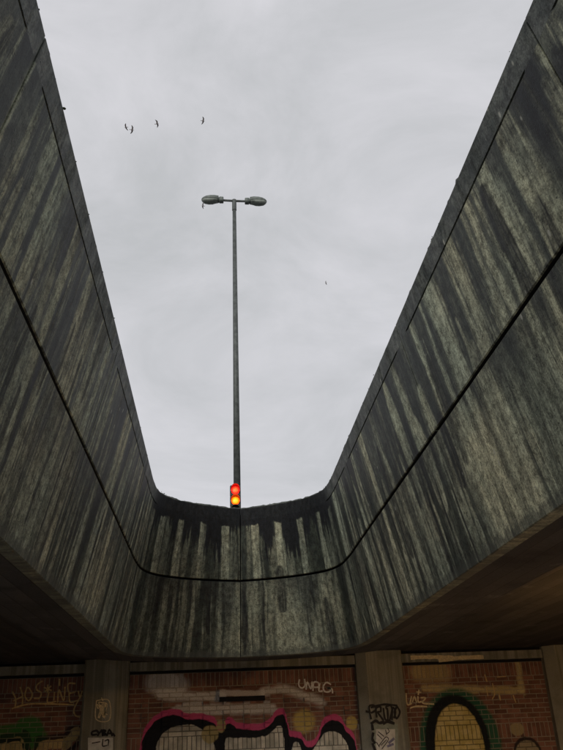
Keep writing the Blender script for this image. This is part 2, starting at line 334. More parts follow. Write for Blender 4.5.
_q = [(catmull(RIM, i / 12), catmull(BOT, i / 12)) for i in range(7 * 12 + 1)]
_half = _q + [((1.28, y), (1.76, y)) for y in [9.0 - 0.25 * k for k in range(1, 73)]] + [((a[0], -a[1]), (b_[0], -b_[1])) for a, b_ in reversed(_q[:-1])]
_u = [0.0]
for (a0, b0), (a1, b1) in zip(_half, _half[1:]):
    m0 = ((a0[0] + b0[0]) / 2, (a0[1] + b0[1]) / 2); m1 = ((a1[0] + b1[0]) / 2, (a1[1] + b1[1]) / 2)
    _u.append(_u[-1] + math.hypot(m1[0] - m0[0], m1[1] - m0[1]))
UMAX = _u[-1]
def u_at_y(y):
    for k in range(len(_half) - 1):
        if _half[k][0][1] >= y >= _half[k + 1][0][1] and k > 30:
            f = (_half[k][0][1] - y) / max(1e-6, _half[k][0][1] - _half[k + 1][0][1]); return _u[k] + f * (_u[k + 1] - _u[k])
def frame(u, sg):                              # rim point, bottom point, outward direction
    u = min(max(u, 0), UMAX); k = 0
    lo, hi = 0, len(_u) - 1
    while hi - lo > 1:
        md = (lo + hi) // 2
        if _u[md] <= u: lo = md
        else: hi = md
    f = (u - _u[lo]) / (_u[hi] - _u[lo])
    (a0, b0), (a1, b1) = _half[lo], _half[hi]
    a = Vector((a0[0] + (a1[0] - a0[0]) * f, a0[1] + (a1[1] - a0[1]) * f)); b_ = Vector((b0[0] + (b1[0] - b0[0]) * f, b0[1] + (b1[1] - b0[1]) * f))
    k0, k1 = max(lo - 1, 0), min(hi + 1, len(_u) - 1)
    t = (Vector(_half[k1][1]) + Vector(_half[k1][0])) - (Vector(_half[k0][1]) + Vector(_half[k0][0]))
    n = Vector((-t.y, t.x)).normalized()
    if u < 0.02: n = Vector((0, 1))
    if u > UMAX - 0.02: n = Vector((0, -1))
    if n.dot(b_ - a) < 0: n = -n
    return (Vector((XC + sg * a.x, a.y, Z_RIM)), Vector((XC + sg * b_.x, b_.y, Z_BOT)), Vector((sg * n.x, n.y, 0)))
def surf(u, sg, t, d):
    a, b_, n = frame(u, sg); return a.lerp(b_, t) + n * d
SLOPE = 2.25
T_J = VJ / SLOPE
U_A, U_B = u_at_y(5.7), u_at_y(2.9)
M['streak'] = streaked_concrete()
parapet = empty('concrete_parapet', (XC, 0, Z_BOT))
tag(parapet, 'rain-streaked grey concrete parapet leaning inward round the long rounded opening', 'parapet')
def grid_panel(name, u0, u1, sg, prof, mat, uvoff=0.0, step=0.07, jitter=None, black=()):
    n = max(2, int((u1 - u0) / step)); us = [u0 + (u1 - u0) * i / n for i in range(n + 1)]
    V = []; UV = []; Fc = []; m = len(prof)
    for i, u in enumerate(us):
        for (t, d, g) in prof:
            dd = d + (g * groove_mask(u, u0, u1) if g else 0)
            p = surf(u, sg, t, dd)
            if jitter and t < 0.004: p += Vector((random.gauss(0, 1), random.gauss(0, 1), random.gauss(0, 1))) * jitter
            V.append(p); UV.append((sg * (u + uvoff) if sg else u, t * SLOPE))
    for i in range(n):
        for j in range(m): a = i * m + j; b_ = i * m + (j + 1) % m; Fc.append((a, a + m, b_ + m, b_))
    Fc.append(tuple(range(m))); Fc.append(tuple(n * m + j for j in reversed(range(m))))
    o = obj(name, V, Fc, mat, parapet, uvs=UV)
    if black:
        o.data.materials.append(M['filler'])
        for p in o.data.polygons:
            if len(p.vertices) == 4 and set(q % m for q in p.vertices) in black: p.material_index = 1
    return o
def groove_mask(u, u0, u1):
    if u0 < 2.6: return 1.0 if (u - u0 > 1.9 and u1 - u > 0.22) else 0.0
    return 1.0 if (u - u0 > 0.22 and u1 - u > 0.22) else 0.0
TK = 0.11
def lin(a, b_, n): return [(a + (b_ - a) * i / n, 0.0, 0) for i in range(n + 1)]
tg = 0.194 / SLOPE; gw = 0.009 / SLOPE
prof_up = [(0.0, TK, 0), (0.0, 0.018, 0), (0.008, 0.0, 0), (tg * 0.5, 0.0, 0), (tg - gw, 0.0, 0), (tg - gw * 0.8, 0.0, 0.016), (tg + gw * 0.8, 0.0, 0.016), (tg + gw, 0.0, 0)] + lin(0.105, T_J - 0.0115, 8) + [(T_J - 0.008, 0.008, 0), (T_J - 0.008, TK, 0)]
prof_lo = [(T_J + 0.006, TK, 0), (T_J + 0.006, 0.006, 0)] + lin(T_J + 0.009, 0.997, 9) + [(1.0, 0.008, 0), (1.0, TK, 0)]
Y_OPEN = -3.0                                  # deck cut short here, out of view, so daylight reaches the back wall
U_END = u_at_y(Y_OPEN)
seams = {1: [2.60, 5.86, 9.15], -1: [2.83, 6.22, 9.40]}
for sg in (1, -1):
    ys = sorted(seams[sg], reverse=True) + [-0.4, Y_OPEN]
    cuts = [0.0] + [u_at_y(y) for y in ys]
    for a, c in zip(cuts, cuts[1:]):
        g0 = 0.009
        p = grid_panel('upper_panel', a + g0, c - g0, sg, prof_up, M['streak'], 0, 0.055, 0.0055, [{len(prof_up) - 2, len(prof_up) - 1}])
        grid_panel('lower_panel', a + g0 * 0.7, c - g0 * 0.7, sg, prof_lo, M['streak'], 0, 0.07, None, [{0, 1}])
    # dark filler behind the open joints, one run on each side
    pf = [(0.035, 0.098, 0), (0.97, 0.098, 0), (0.97, 0.26, 0), (0.035, 0.26, 0)]
    grid_panel('joint_filler', 0.0, U_END, sg, pf, M['filler'], 0, 0.15)
    eb = []; n = 130
    V = []; Fc = []
    for i in range(n + 1):
        u = U_END * i / n; a, b_, nn = frame(u, sg)
        o = b_ + nn * 0.80; i1 = b_ + nn * (TK - 0.03)
        for q, z in ((i1, Z_BOT + 0.012), (o, Z_BOT + 0.012), (o, 3.15), (i1, 3.15)): V.append((q.x, q.y, z))
    for i in range(n):
        for j in range(4): a = i * 4 + j; b_ = i * 4 + (j + 1) % 4; Fc.append((a, b_, b_ + 4, a + 4))
    obj('edge_beam', V, Fc, M['ceiling'], parapet)
# moss cushions on the arris of the rim
mv = MB()
for k in range(60):
    sg = random.choice((1, -1, -1)); u = random.uniform(0.3, u_at_y(1.0)); p = surf(u, sg, 0, random.uniform(0.0, 0.03)); r = random.choice((0.004, 0.005, 0.005, 0.006, 0.009)) * random.uniform(0.6, 1.2)
    rings = []
    for (h, w) in ((-0.6, 0.5), (-0.1, 1.0), (0.45, 0.8), (0.85, 0.25)):
        rings.append([p + Vector((r * w * math.cos(q * 1.047) * random.uniform(.7, 1.3), r * w * math.sin(q * 1.047) * random.uniform(.7, 1.5), r * h)) for q in range(6)])
    mv.loft(rings)
tag(mv.done('moss', M['moss'], parapet), kind='stuff')

# ------------------------------------------------------------------ road above, ceiling, floor, outer walls
def collar(name, zz, t, d, radii, mat):
    V = []; Fc = []
    pts = [(surf(U_END * i / 160, 1, t, d)) for i in range(160, -1, -1)] + [(surf(U_END * i / 160, -1, t, d)) for i in range(1, 161)]
    n = len(pts)
    for p in pts: V.append((p.x, p.y, zz))
    for r_ in radii:
        for p in pts:
            if p.y < 9.0: V.append((XC + math.copysign(r_, p.x - XC), p.y, zz))
            else:
                ang = math.atan2(p.x - XC, p.y - 9.0); V.append((XC + r_ * math.sin(ang), 9.0 + r_ * math.cos(ang), zz))
    for k in range(len(radii)):
        for i in range(n - 1): a = k * n + i; Fc.append((a, a + 1, a + 1 + n, a + n))
    return tag(obj(name, V, Fc, mat), kind='structure')
collar('road', 3.72, (Z_RIM - 3.72) / (Z_RIM - Z_BOT), 0.24, (18, 60, 600), M['asphalt'])
collar('ceiling', 3.11, 1.0, 0.78, (12, 16), M['ceiling'])
tag(MB().box(-14, 14, -70, 18, -0.3, 0).done('underpass_floor', M['paving']), kind='structure')

# ------------------------------------------------------------------ brick bays
YW = 15.2                                       # face of the brickwork
Z_BRICK = 2.85
def W(px, py, y=YW):
    p = on_y(px, py, y); return (p.x, p.z)
def brick_paint(name, kind, bay):
    b = NB(name); pos = b.geo()['Position']; x, y, z = b.sep(pos); rn = b.rnd()
    wob = b.noise(pos, 9, 3); wob2 = b.noise(b.v('ADD', pos, (5, 3, 9)), 9, 3)
    xw = b.m('ADD', x, b.m('MULTIPLY', b.m('SUBTRACT', wob, 0.5), 0.05)); zw = b.m('ADD', z, b.m('MULTIPLY', b.m('SUBTRACT', wob2, 0.5), 0.05))
    P = b.comb(xw, 0.0, zw)
    fine = b.noise(pos, 70, 3, 0.7); mid = b.noise(pos, 6, 3)
    c = b.mix(rn, (0.16, 0.08, 0.06), (0.31, 0.155, 0.11))
    c = b.mix(b.ramp(mid, 0.4, 0.75, 0, 0.6), c, (0.075, 0.045, 0.04))
    if kind == 'mortar': c = b.mix(mid, (0.28, 0.24, 0.19), (0.40, 0.35, 0.27))
    white = (0.80, 0.81, 0.79); pink = (0.58, 0.09, 0.22); blk = (0.014, 0.016, 0.02); cream = (0.66, 0.56, 0.27)
    def seg(a, d):
        a = Vector((a[0], 0, a[1])); d = Vector((d[0], 0, d[1])); ba = d - a; pa = b.v('SUBTRACT', P, tuple(a))
        h = b.m('MULTIPLY', b.v('DOT_PRODUCT', pa, tuple(ba)), 1.0 / max(1e-6, ba.dot(ba)), clamp=True)
        return b.v('LENGTH', b.v('SUBTRACT', pa, b.v('SCALE', tuple(ba), scale=h)))
    def stroke(c, pts, w, soft, col, op=1.0):
        if kind == 'mortar': op *= 0.3
        d = None
        for p, q in zip(pts, pts[1:]):
            e = seg(W(*p), W(*q)); d = e if d is None else b.m('MINIMUM', d, e)
        d = b.m('ADD', d, b.m('MULTIPLY', b.m('SUBTRACT', rn, 0.5), min(0.09, w * 0.9)))
        k = b.ramp(d, w - soft, w + soft, op, 0.0)
        k = b.m('MULTIPLY', k, b.m('MULTIPLY', b.ramp(fine, 0.3, 0.55, 0.6, 1.0), b.m('ADD', 0.72, b.m('MULTIPLY', rn, 0.33))), clamp=True)
        return b.mix(k, c, col)
    def ell(c, px, py, rx, rz, soft, col, op=1.0):
        if kind == 'mortar' and col is not blk: op *= 0.35
        q = W(px, py); dx = b.m('DIVIDE', b.m('SUBTRACT', xw, q[0]), rx); dz = b.m('DIVIDE', b.m('SUBTRACT', zw, q[1]), rz)
        r_ = b.m('SQRT', b.m('ADD', b.m('MULTIPLY', dx, dx), b.m('MULTIPLY', dz, dz)))
        return b.mix(b.ramp(r_, 1 - soft, 1 + soft, op, 0), c, col)
    if bay == 'centre':
        # centre bay
        c = stroke(c, [(157, 682), (172, 682), (178, 686)], 0.19, 0.07, white, 0.85)
        c = stroke(c, [(160, 694), (222, 697)], 0.075, 0.03, white, 0.95)
        c = stroke(c, [(178, 708), (236, 710), (272, 708)], 0.09, 0.04, white, 0.85)
        c = stroke(c, [(220, 693), (262, 694)], 0.05, 0.02, white, 0.75)
        c = stroke(c, [(264, 692), (281, 688), (300, 694), (321, 702)], 0.07, 0.05, white, 0.95)
        c = ell(c, 304, 721, 0.2, 0.2, 0.25, (0.55, 0.43, 0.13), 0.85)
        c = ell(c, 352, 723, 0.11, 0.12, 0.15, (0.55, 0.43, 0.13), 0.9)
        X0, X1, ZA, ZB = -1.55, 2.6, 1.2, 2.4
        nx = b.m('DIVIDE', b.m('SUBTRACT', xw, X0), X1 - X0)
        def prof(px):
            o = []
            for q in px:
                a = W(*q); o.append(((a[0] - X0) / (X1 - X0), (a[1] - ZA) / (ZB - ZA)))
            o = sorted(o); return [(-0.02 if o[0][0] > 0 else o[0][0] - .01, 0.0)] + o + [(1.05, 0.0)]
        g1 = b.curve(nx, prof([(139, 752), (141, 740), (144, 730), (150, 721), (157, 714), (168, 709.5), (178, 709), (186, 713), (200, 713), (214, 717), (221, 725), (229, 717), (237, 722), (250, 723.5), (262, 723), (271, 717), (282, 708), (290, 730), (300, 732), (309, 741), (325, 717), (334, 714), (346, 725), (354, 735), (358, 750)]))
        g1 = b.m('ADD', b.m('MULTIPLY', g1, ZB - ZA), ZA)
        inside = b.m('MULTIPLY', b.ramp(x, -1.48, -1.47), b.ramp(x, 2.56, 2.57, 1, 0))
        dd = b.m('SUBTRACT', g1, zw)
        c = b.mix(b.m('MULTIPLY', b.ramp(dd, -0.012, 0.012), inside), c, pink)
        c = b.mix(b.m('MULTIPLY', b.ramp(dd, 0.095, 0.115), b.m('MULTIPLY', b.ramp(xw, -1.40, -1.37), inside)), c, blk)
        g2 = b.curve(nx, prof([(154, 755), (157, 743), (161, 735), (168, 729), (178, 725), (190, 724), (202, 729), (211, 737), (215, 746), (219, 758), (223, 758), (226, 738), (240, 737), (262, 736), (272, 731), (281, 725), (284, 740), (287, 755), (291, 751), (296, 741), (301, 747), (306, 756), (312, 750), (319, 740), (330, 731), (345, 739), (351, 752)]))
        g2 = b.m('ADD', b.m('MULTIPLY', g2, ZB - ZA), ZA)
        grey = b.mix(b.ramp(b.m('ADD', mid, b.m('MULTIPLY', rn, 0.3)), 0.4, 0.9), (0.38, 0.38, 0.33), (0.70, 0.69, 0.60))
        if kind == 'mortar': grey = (0.16, 0.16, 0.14)
        c = b.mix(b.m('MULTIPLY', b.ramp(b.m('SUBTRACT', g2, zw), 0.0, 0.02), inside), c, grey)
        c = ell(c, 210, 734, 0.16, 0.15, 0.1, (0.40, 0.34, 0.16), 0.95)
        c = ell(c, 221, 726, 0.09, 0.11, 0.1, (0.40, 0.34, 0.16), 0.95)
    if bay == 'right':
        # right bay
        c = stroke(c, [(417, 672), (443, 672)], 0.16, 0.08, cream, 0.7)
        c = stroke(c, [(424, 688), (470, 689), (523, 691)], 0.06, 0.03, cream, 0.9)
        c = stroke(c, [(517, 660), (522, 690)], 0.06, 0.03, cream, 0.8)
        c = ell(c, 461, 746, 0.78, 1.0, 0.05, (0.015, 0.12, 0.07), 0.9)
        c = ell(c, 458, 744, 0.62, 0.86, 0.04, blk, 0.97)
        c = ell(c, 460, 747, 0.47, 0.74, 0.03, b.mix(b.ramp(mid, 0.4, 0.6), (0.70, 0.60, 0.27), (0.58, 0.48, 0.17)))
        c = ell(c, 517, 729, 0.14, 0.11, 0.12, (0.40, 0.33, 0.18), 0.9)
        c = ell(c, 528, 752, 0.27, 0.26, 0.06, blk, 0.9); c = ell(c, 528, 753, 0.23, 0.22, 0.06, (0.40, 0.34, 0.22), 0.9)
    if bay == 'left':
        # left bay
        c = ell(c, 8, 739, 0.7, 0.24, 0.1, (0.05, 0.20, 0.05), 0.9); c = ell(c, 28, 731, 0.27, 0.25, 0.12, (0.05, 0.20, 0.05), 0.9)
        c = stroke(c, [(-6, 748), (20, 741), (24, 752)], 0.16, 0.01, blk); c = stroke(c, [(-6, 752), (16, 746), (18, 755)], 0.12, 0.01, (0.60, 0.47, 0.23))
        c = stroke(c, [(36, 752), (40, 743), (66, 739), (78, 730)], 0.10, 0.01, blk); c = stroke(c, [(40, 753), (44, 746), (66, 743), (76, 734)], 0.085, 0.01, (0.60, 0.47, 0.23))
        c = stroke(c, [(70, 752), (81, 738)], 0.05, 0.02, blk)
    c = b.mix(1.0, c, b.mix(fine, (0.55, 0.55, 0.55), (1.4, 1.4, 1.4)), 'MULTIPLY')
    b.bump(fine, 0.5, 0.004)
    return b.end(c, 0.88, 0.25)
for bay_ in ('centre', 'right', 'left'):
    M['brick_' + bay_] = brick_paint('painted_brick', 'brick', bay_); M['mortar_' + bay_] = brick_paint('painted_mortar', 'mortar', bay_)

_bm = {}
def brick_mesh(w, h, proud, bay):
    key = (round(w, 3), round(h, 3), proud, bay)
    if key in _bm: return _bm[key]
    e = 0.006; v = []
    for (ix, iz, yy) in ((0, 0, 0.06), (e * .2, e * .2, 0.006 - proud), (e, e, -proud)):
        v += [(-w / 2 + ix, yy, -h / 2 + iz), (w / 2 - ix, yy, -h / 2 + iz), (w / 2 - ix, yy, h / 2 - iz), (-w / 2 + ix, yy, h / 2 - iz)]
    f = [(a * 4 + i, a * 4 + (i + 1) % 4, a * 4 + 4 + (i + 1) % 4, a * 4 + 4 + i) for a in (0, 1) for i in range(4)] + [(8, 9, 10, 11)]
    me = bpy.data.meshes.new('brick'); me.from_pydata(v, [], f); me.materials.append(M['brick_' + bay]); _bm[key] = me
    return me
BW, BH, J = 0.24, 0.071, 0.012
def brick_bay(bay, x0, x1, label, vis_x0=None, vis_x1=None, relief=False, ledge=False):
    vis_x0 = x0 if vis_x0 is None else vis_x0; vis_x1 = x1 if vis_x1 is None else vis_x1
    w = empty('brick_wall', ((x0 + x1) / 2, YW, 0)); tag(w, label, 'wall', 'brick bays of the back wall')
    box_obj('mortar', M['mortar_' + bay], w, x0, x1, YW + 0.008, YW + 0.4, 0, Z_BRICK)
    items = []                                   # (centre x, centre z, w, h, proud)
    def soldier(z0):
        n = int((x1 - x0) / 0.083); p = (x1 - x0) / n
        for i in range(n): items.append((x0 + (i + .5) * p, z0 + BW / 2, p - J, BW, 0.0))
    z = Z_BRICK - 0.006 - BW; soldier(z); k = 0
    zs = z
    while zs > 0.1:
        if k == 10: zs -= (BW + J); soldier(zs); k += 1; continue
        zs -= (BH + J); zc = zs + BH / 2
        xx = x0 + (0.0 if k % 2 else -0.126) ; i = 0
        flem = relief and k in (3, 5, 6, 7, 8)
        while xx < x1 - 0.01:
            hw = BW
            if flem and i % 2 == (1 if k % 2 else 0): hw = 0.114
            a, c_ = max(xx, x0), min(xx + hw, x1)
            if c_ - a > 0.03:
                pr = 0.0
                if flem and hw == 0.114 and c_ - a > 0.1 and (k in (3, 6, 8) or random.random() < 0.6): pr = 0.045
                items.append(((a + c_) / 2, zc, c_ - a, BH, pr))
            xx += hw + J; i += 1
        k += 1
    def score(t): return (0 if (t[1] > 1.28 and vis_x0 - .1 <= t[0] <= vis_x1 + .1) else 1, -t[1])
    items.sort(key=score)
    lows = MB()
    for n, (cx, cz, bw, bh, pr) in enumerate(items):
        jy = random.uniform(-0.003, 0.003); 
        if n < 300 and cz > 1.2:
            o = bpy.data.objects.new('brick', brick_mesh(bw, bh, pr, bay)); COL.objects.link(o)
            o.location = (cx + random.uniform(-.002, .002), YW + jy, cz + random.uniform(-.0015, .0015)); o.rotation_euler = (random.gauss(0, .006), random.gauss(0, .004), random.gauss(0, .008)); child(o, w)
        else: lows.box(cx - bw / 2, cx + bw / 2, YW + jy - pr, YW + 0.05, cz - bh / 2, cz + bh / 2)
    if lows.v: tag(lows.done('remaining_bricks', M['brick_' + bay], w), kind='stuff')
    lt = MB().box(x0 + 0.004, x1 - 0.004, YW - 0.10, YW + 0.38, Z_BRICK + 0.052, 3.055).done('lintel', M['pier'], w)
    box_obj('gap_shade_strip', M['filler'], w, x0 + 0.003, x1 - 0.003, YW - 0.02, YW + 0.37, 3.057, 3.14)  # solid black strip for the shade above the lintel
    box_obj('gap_shade_strip', M['filler'], w, x0 + 0.003, x1 - 0.003, YW - 0.012, YW + 0.3, Z_BRICK + 0.002, Z_BRICK + 0.0505)  # solid black strip for the shadow line under the lintel
    if ledge:
        a = W(219.5, 690); c_ = W(264.5, 699)
        s = MB().box(a[0], c_[0], YW - 0.10, YW + 0.02, c_[1] + 0.06, a[1] + 0.02).done('projecting_brick_band', M['brick_' + bay], w)
        box_obj('band_shadow_bar', M['filler'], w, a[0] - 0.004, c_[0] + 0.004, YW - 0.115, YW + 0.02, c_[1] - 0.02, c_[1] + 0.058)  # black bar stands in for the shadow beneath the brick band
    return w
bay_c = brick_bay('centre', -1.66, 2.64, 'red brick wall between the two concrete piers with pink and black graffiti', relief=True, ledge=True)
bay_r = brick_bay('right', 3.52, 6.38, 'warm-lit brick wall right of the piers with cream oval in green graffiti')
bay_l = brick_bay('left', -5.3, -2.47, 'dark brick wall on the left with tan tag and green paint', vis_x0=-4.3)
for o in (bay_c, bay_r, bay_l):
    if 'group' in o: del o['group']

def pier(x0, x1, inner, label):
    ch_r = 0.17 if inner > 0 else 0.04; ch_l = 0.17 if inner < 0 else 0.04
    yf = YW - 0.30
    poly = [(x0, YW + 0.4), (x1, YW + 0.4), (x1, yf + ch_r), (x1 - ch_r, yf), (x0 + ch_l, yf), (x0, yf + ch_l)]
    o = MB().prism(poly, 0, 3.13).done('concrete_pier', M['pier']); tag(o, label, 'pier'); return o
pier(-2.465, -1.664, 1, 'concrete pier with a small cream scribble and a black tag, left')
pier(2.644, 3.516, -1, 'concrete pier with a large black tag above a pasted poster')
pier(6.384, 7.2, -1, 'bare concrete pier at the far right edge beside the oval graffiti')
for nm, a in (('wall_left', (-9.3, -9.0, -60, 15.6)), ('wall_right', (9.6, 9.9, -60, 15.6)), ('wall_far_left', (-9.0, -5.303, 15.2, 15.6)), ('wall_far_right', (7.203, 9.6, 15.2, 15.6))):
    tag(MB().box(a[0], a[1], a[2], a[3], 0, 3.105).done(nm, M['ceiling']), kind='structure')

# ------------------------------------------------------------------ tags, stickers
def smooth_line(pts, n=5):
    if len(pts) < 3: return pts
    return [catmull(pts, i / n) for i in range((len(pts) - 1) * n + 1)]
def tag_paint(name, strokes, y, width, mat, parent=None, label=None):
    V = []; Fc = []
    for k, st in enumerate(strokes):
        pl = [Vector(q) for q in smooth_line([W(px, py, y) for px, py in st])]
        yy = y - 0.003 - 0.0009 * k; i0 = len(V)
        for i, p in enumerate(pl):
            t = (pl[min(i + 1, len(pl) - 1)] - pl[max(i - 1, 0)])
            t = t.normalized() if t.length > 1e-6 else Vector((1, 0)); nn = Vector((-t.y, t.x)) * width * 0.5 * random.uniform(0.8, 1.15)
            e = Vector((0, 0))
            if i == 0: e = -t * width * .4
            if i == len(pl) - 1: e = t * width * .4
            for s in (1, -1): q = p + nn * s + e; V.append((q.x, yy, q.y))
        for i in range(len(pl) - 1): a = i0 + i * 2; Fc.append((a, a + 1, a + 3, a + 2))
    o = obj(name, V, Fc, mat, parent)
    if label: tag(o, label)
    return o
def crop(ox, oy, k, strokes): return [[(ox + x / k, oy + y / k) for x, y in s] for s in strokes]
def kids(name): return [o for o in bpy.data.objects if o.name.startswith(name)]
P_L, P_R = [o for o in kids('concrete_pier')][:2]
YP = YW - 0.30
# 'UNPLG' (white, centre bay)
tag_paint('graffiti_tag', crop(240, 650, 4.69, [
    [(278, 140), (276, 165), (290, 178), (305, 165), (303, 138)], [(310, 182), (316, 150), (332, 182), (338, 150)],
    [(342, 188), (346, 152), (366, 152), (368, 172), (346, 174)], [(374, 158), (370, 190), (385, 192)], [(424, 160), (405, 152), (390, 172), (398, 194), (420, 194), (424, 180), (408, 178), (430, 182), (434, 200)]]),
    YW - 0.003, 0.030, M['paint_white'], bay_c, 'white spray tag reading UNPLG')
# tan tag, left bay
tag_paint('graffiti_tag', crop(0, 640, 4.33, [
    [(55, 225), (68, 255), (66, 290)], [(88, 205), (98, 240), (97, 280)], [(60, 262), (96, 245)],
    [(118, 205), (108, 240), (125, 262), (140, 235), (124, 205)], [(182, 178), (160, 195), (160, 215), (178, 228), (172, 250), (150, 252)],
    [(192, 205), (222, 218)], [(220, 200), (196, 222)], [(207, 195), (207, 226)], [(212, 226), (206, 270), (240, 266)], [(236, 228), (234, 258)],
    [(258, 170), (258, 196)], [(250, 268), (256, 215), (276, 262), (282, 205)], [(325, 188), (296, 190), (300, 228), (326, 224)], [(300, 228), (304, 268), (334, 262)],
    [(340, 222), (346, 246), (356, 222)], [(352, 240), (322, 296), (326, 325), (345, 332)], [(55, 296), (120, 278), (200, 276), (320, 280)]]),
    YW - 0.003, 0.027, M['paint_tan'], bay_l, 'tan spray tag with an underline')
# cream tag, right bay
tag_paint('graffiti_tag', crop(350, 650, 5.63, [
    [(316, 245), (322, 305), (345, 300)], [(345, 262), (338, 300)], [(352, 290), (362, 262), (374, 292)], [(375, 235), (398, 238)], [(388, 225), (384, 250)], [(382, 262), (384, 292), (400, 290)], [(400, 268), (425, 270), (408, 298), (470, 304)], [(340, 326), (372, 316), (430, 318)]]),
    YW - 0.003, 0.026, M['paint_cream'], bay_r, 'cream spray tag beside the oval')
tag_paint('graffiti_tag', crop(440, 630, 4.58, [[(165, 205), (170, 232)], [(205, 205), (214, 235)], [(240, 245), (250, 290), (240, 315)], [(262, 215), (300, 212)], [(270, 290), (276, 320)], [(335, 300), (346, 330)], [(212, 260), (218, 300)]]),
    YW - 0.003, 0.022, M['paint_tan'], bay_r, 'faint tan drips')
tag_paint('paint_smear', [[(412, 657.5), (430, 657), (452, 657.5)], [(440, 660), (462, 657.5), (482, 657)]], YW - 0.10, 0.075, M['paint_cream'], bay_r, 'ochre paint on the lintel')
# right pier: big black tag, smaller one, poster
tag_paint('graffiti_tag', crop(350, 650, 5.63, [
    [(92, 345), (112, 350)], [(118, 385), (108, 318), (135, 312), (146, 335), (122, 352)], [(150, 375), (146, 330), (170, 318), (172, 345), (156, 350), (186, 392)],
    [(188, 330), (196, 385), (212, 392), (210, 330)], [(206, 330), (204, 318), (228, 312), (236, 340), (222, 398)], [(236, 390), (240, 325), (256, 345), (248, 380)], [(262, 320), (250, 350), (262, 385), (280, 350), (265, 318)], [(120, 322), (190, 306), (262, 312)]]),
    YP, 0.036, M['paint_black'], P_R, 'large black tag')
tag_paint('graffiti_tag', crop(350, 650, 5.63, [[(122, 412), (145, 398), (165, 410), (188, 404)], [(190, 412), (215, 402), (245, 412)], [(125, 425), (128, 445)], [(130, 470), (126, 500), (138, 520)], [(128, 530), (140, 560)]]), YP, 0.05, M['paint_black'], P_R, 'small black scrawl over the poster')
def sheet(name, px0, py0, px1, py1, y, mat, parent, off=0.003, label=None):
    a = W(px0, py0, y); b_ = W(px1, py0, y); c_ = W(px1, py1, y); d = W(px0, py1, y)
    V = [(q[0], yy, q[1]) for yy in (y - off, y + 0.01) for q in (a, b_, c_, d)]
    o = obj(name, V, [(0, 1, 2, 3), (7, 6, 5, 4), (0, 4, 5, 1), (1, 5, 6, 2), (2, 6, 7, 3), (3, 7, 4, 0)], mat, parent)
    if label: tag(o, label)
    return o
sheet('painted_patch', 373.5, 724, 398, 762, YP, M['mint'], P_R, 0.002)
po = sheet('poster', 376, 729, 395, 762, YP, M['poster'], P_R, 0.0045, 'white poster with black line drawing')
tag_paint('poster_drawing', crop(350, 650, 5.63, [[(160, 460), (190, 485)], [(155, 475), (180, 500)], [(200, 450), (206, 475)], [(162, 540), (200, 490), (215, 505), (180, 555)], [(175, 535), (205, 505)], [(150, 520), (165, 545)], [(212, 440), (220, 460), (206, 470)]]), YP - 0.005, 0.014, M['paint_black'], P_R)
tag_paint('poster_patch', crop(350, 650, 5.63, [[(222, 520), (245, 500)], [(215, 540), (240, 530)]]), YP - 0.005, 0.05, M['paint_lilac'], P_R)
# left pier: cream scribble, black letters, grey patch
scr = [[(418, 262), (472, 262), (474, 345), (416, 342), (418, 262)], [(440, 250), (445, 262)]]
for k in range(9): scr.append([(random.uniform(422, 468), random.uniform(268, 338)) for q in range(4)])
tag_paint('graffiti_tag', crop(0, 640, 4.33, scr), YP, 0.016, M['paint_cream'], P_L, 'small square cream scribble')
tag_paint('graffiti_tag', crop(0, 640, 4.33, [[(415, 392), (398, 398), (400, 410), (418, 408)], [(420, 392), (430, 402), (440, 390)], [(430, 402), (424, 412)], [(444, 410), (444, 390), (458, 394), (446, 400), (460, 408), (444, 412)], [(464, 412), (474, 388), (486, 412)], [(466, 404), (484, 404)], [(490, 405), (496, 414)]]), YP, 0.034, M['paint_black'], P_L, 'black tag reading CYBA')
sheet('painted_patch', 88, 737.5, 113, 762, YP, M['poster'], P_L, 0.003, 'grey white patch')
tag_paint('graffiti_tag', crop(0, 640, 4.33, [[(446, 430), (444, 458), (462, 456)], [(455, 436), (470, 432), (468, 456)], [(400, 446), (432, 440)]]), YP - 0.004, 0.02, M['paint_black'], P_L)

# ------------------------------------------------------------------ underpass lamps (ceiling bulkheads; their warm light shows on the ceiling at the right)
def bulkhead(x, y, mat, label):
    e = empty('ceiling_lamp', (x, y, 3.11)); tag(e, label, 'lamp', 'sodium lamps in the underpass')
    m = MB(); m.loft([[(x + sx * w, y + sy * l, z) for sx, sy in ((-1, -1), (1, -1), (1, 1), (-1, 1))] for (w, l, z) in ((0.13, 0.32, 3.105), (0.13, 0.32, 3.07), (0.12, 0.31, 3.05))]); m.done('housing', M['lamp_shell'], e)
    m = MB(); m.loft([[(x + sx * w, y + sy * l, z) for sx, sy in ((-1, -1), (1, -1), (1, 1), (-1, 1))] for (w, l, z) in ((0.10, 0.29, 3.049), (0.095, 0.285, 3.0), (0.06, 0.25, 2.975))]); m.done('glass', mat, e)
bulkhead(5.3, 8.2, M['warm_lit'], 'warm sodium bulkhead lamp under the ceiling beyond the right edge')
bulkhead(-4.7, 9.5, M['warm_dim'], 'weak warm bulkhead lamp under the ceiling beyond the left edge')

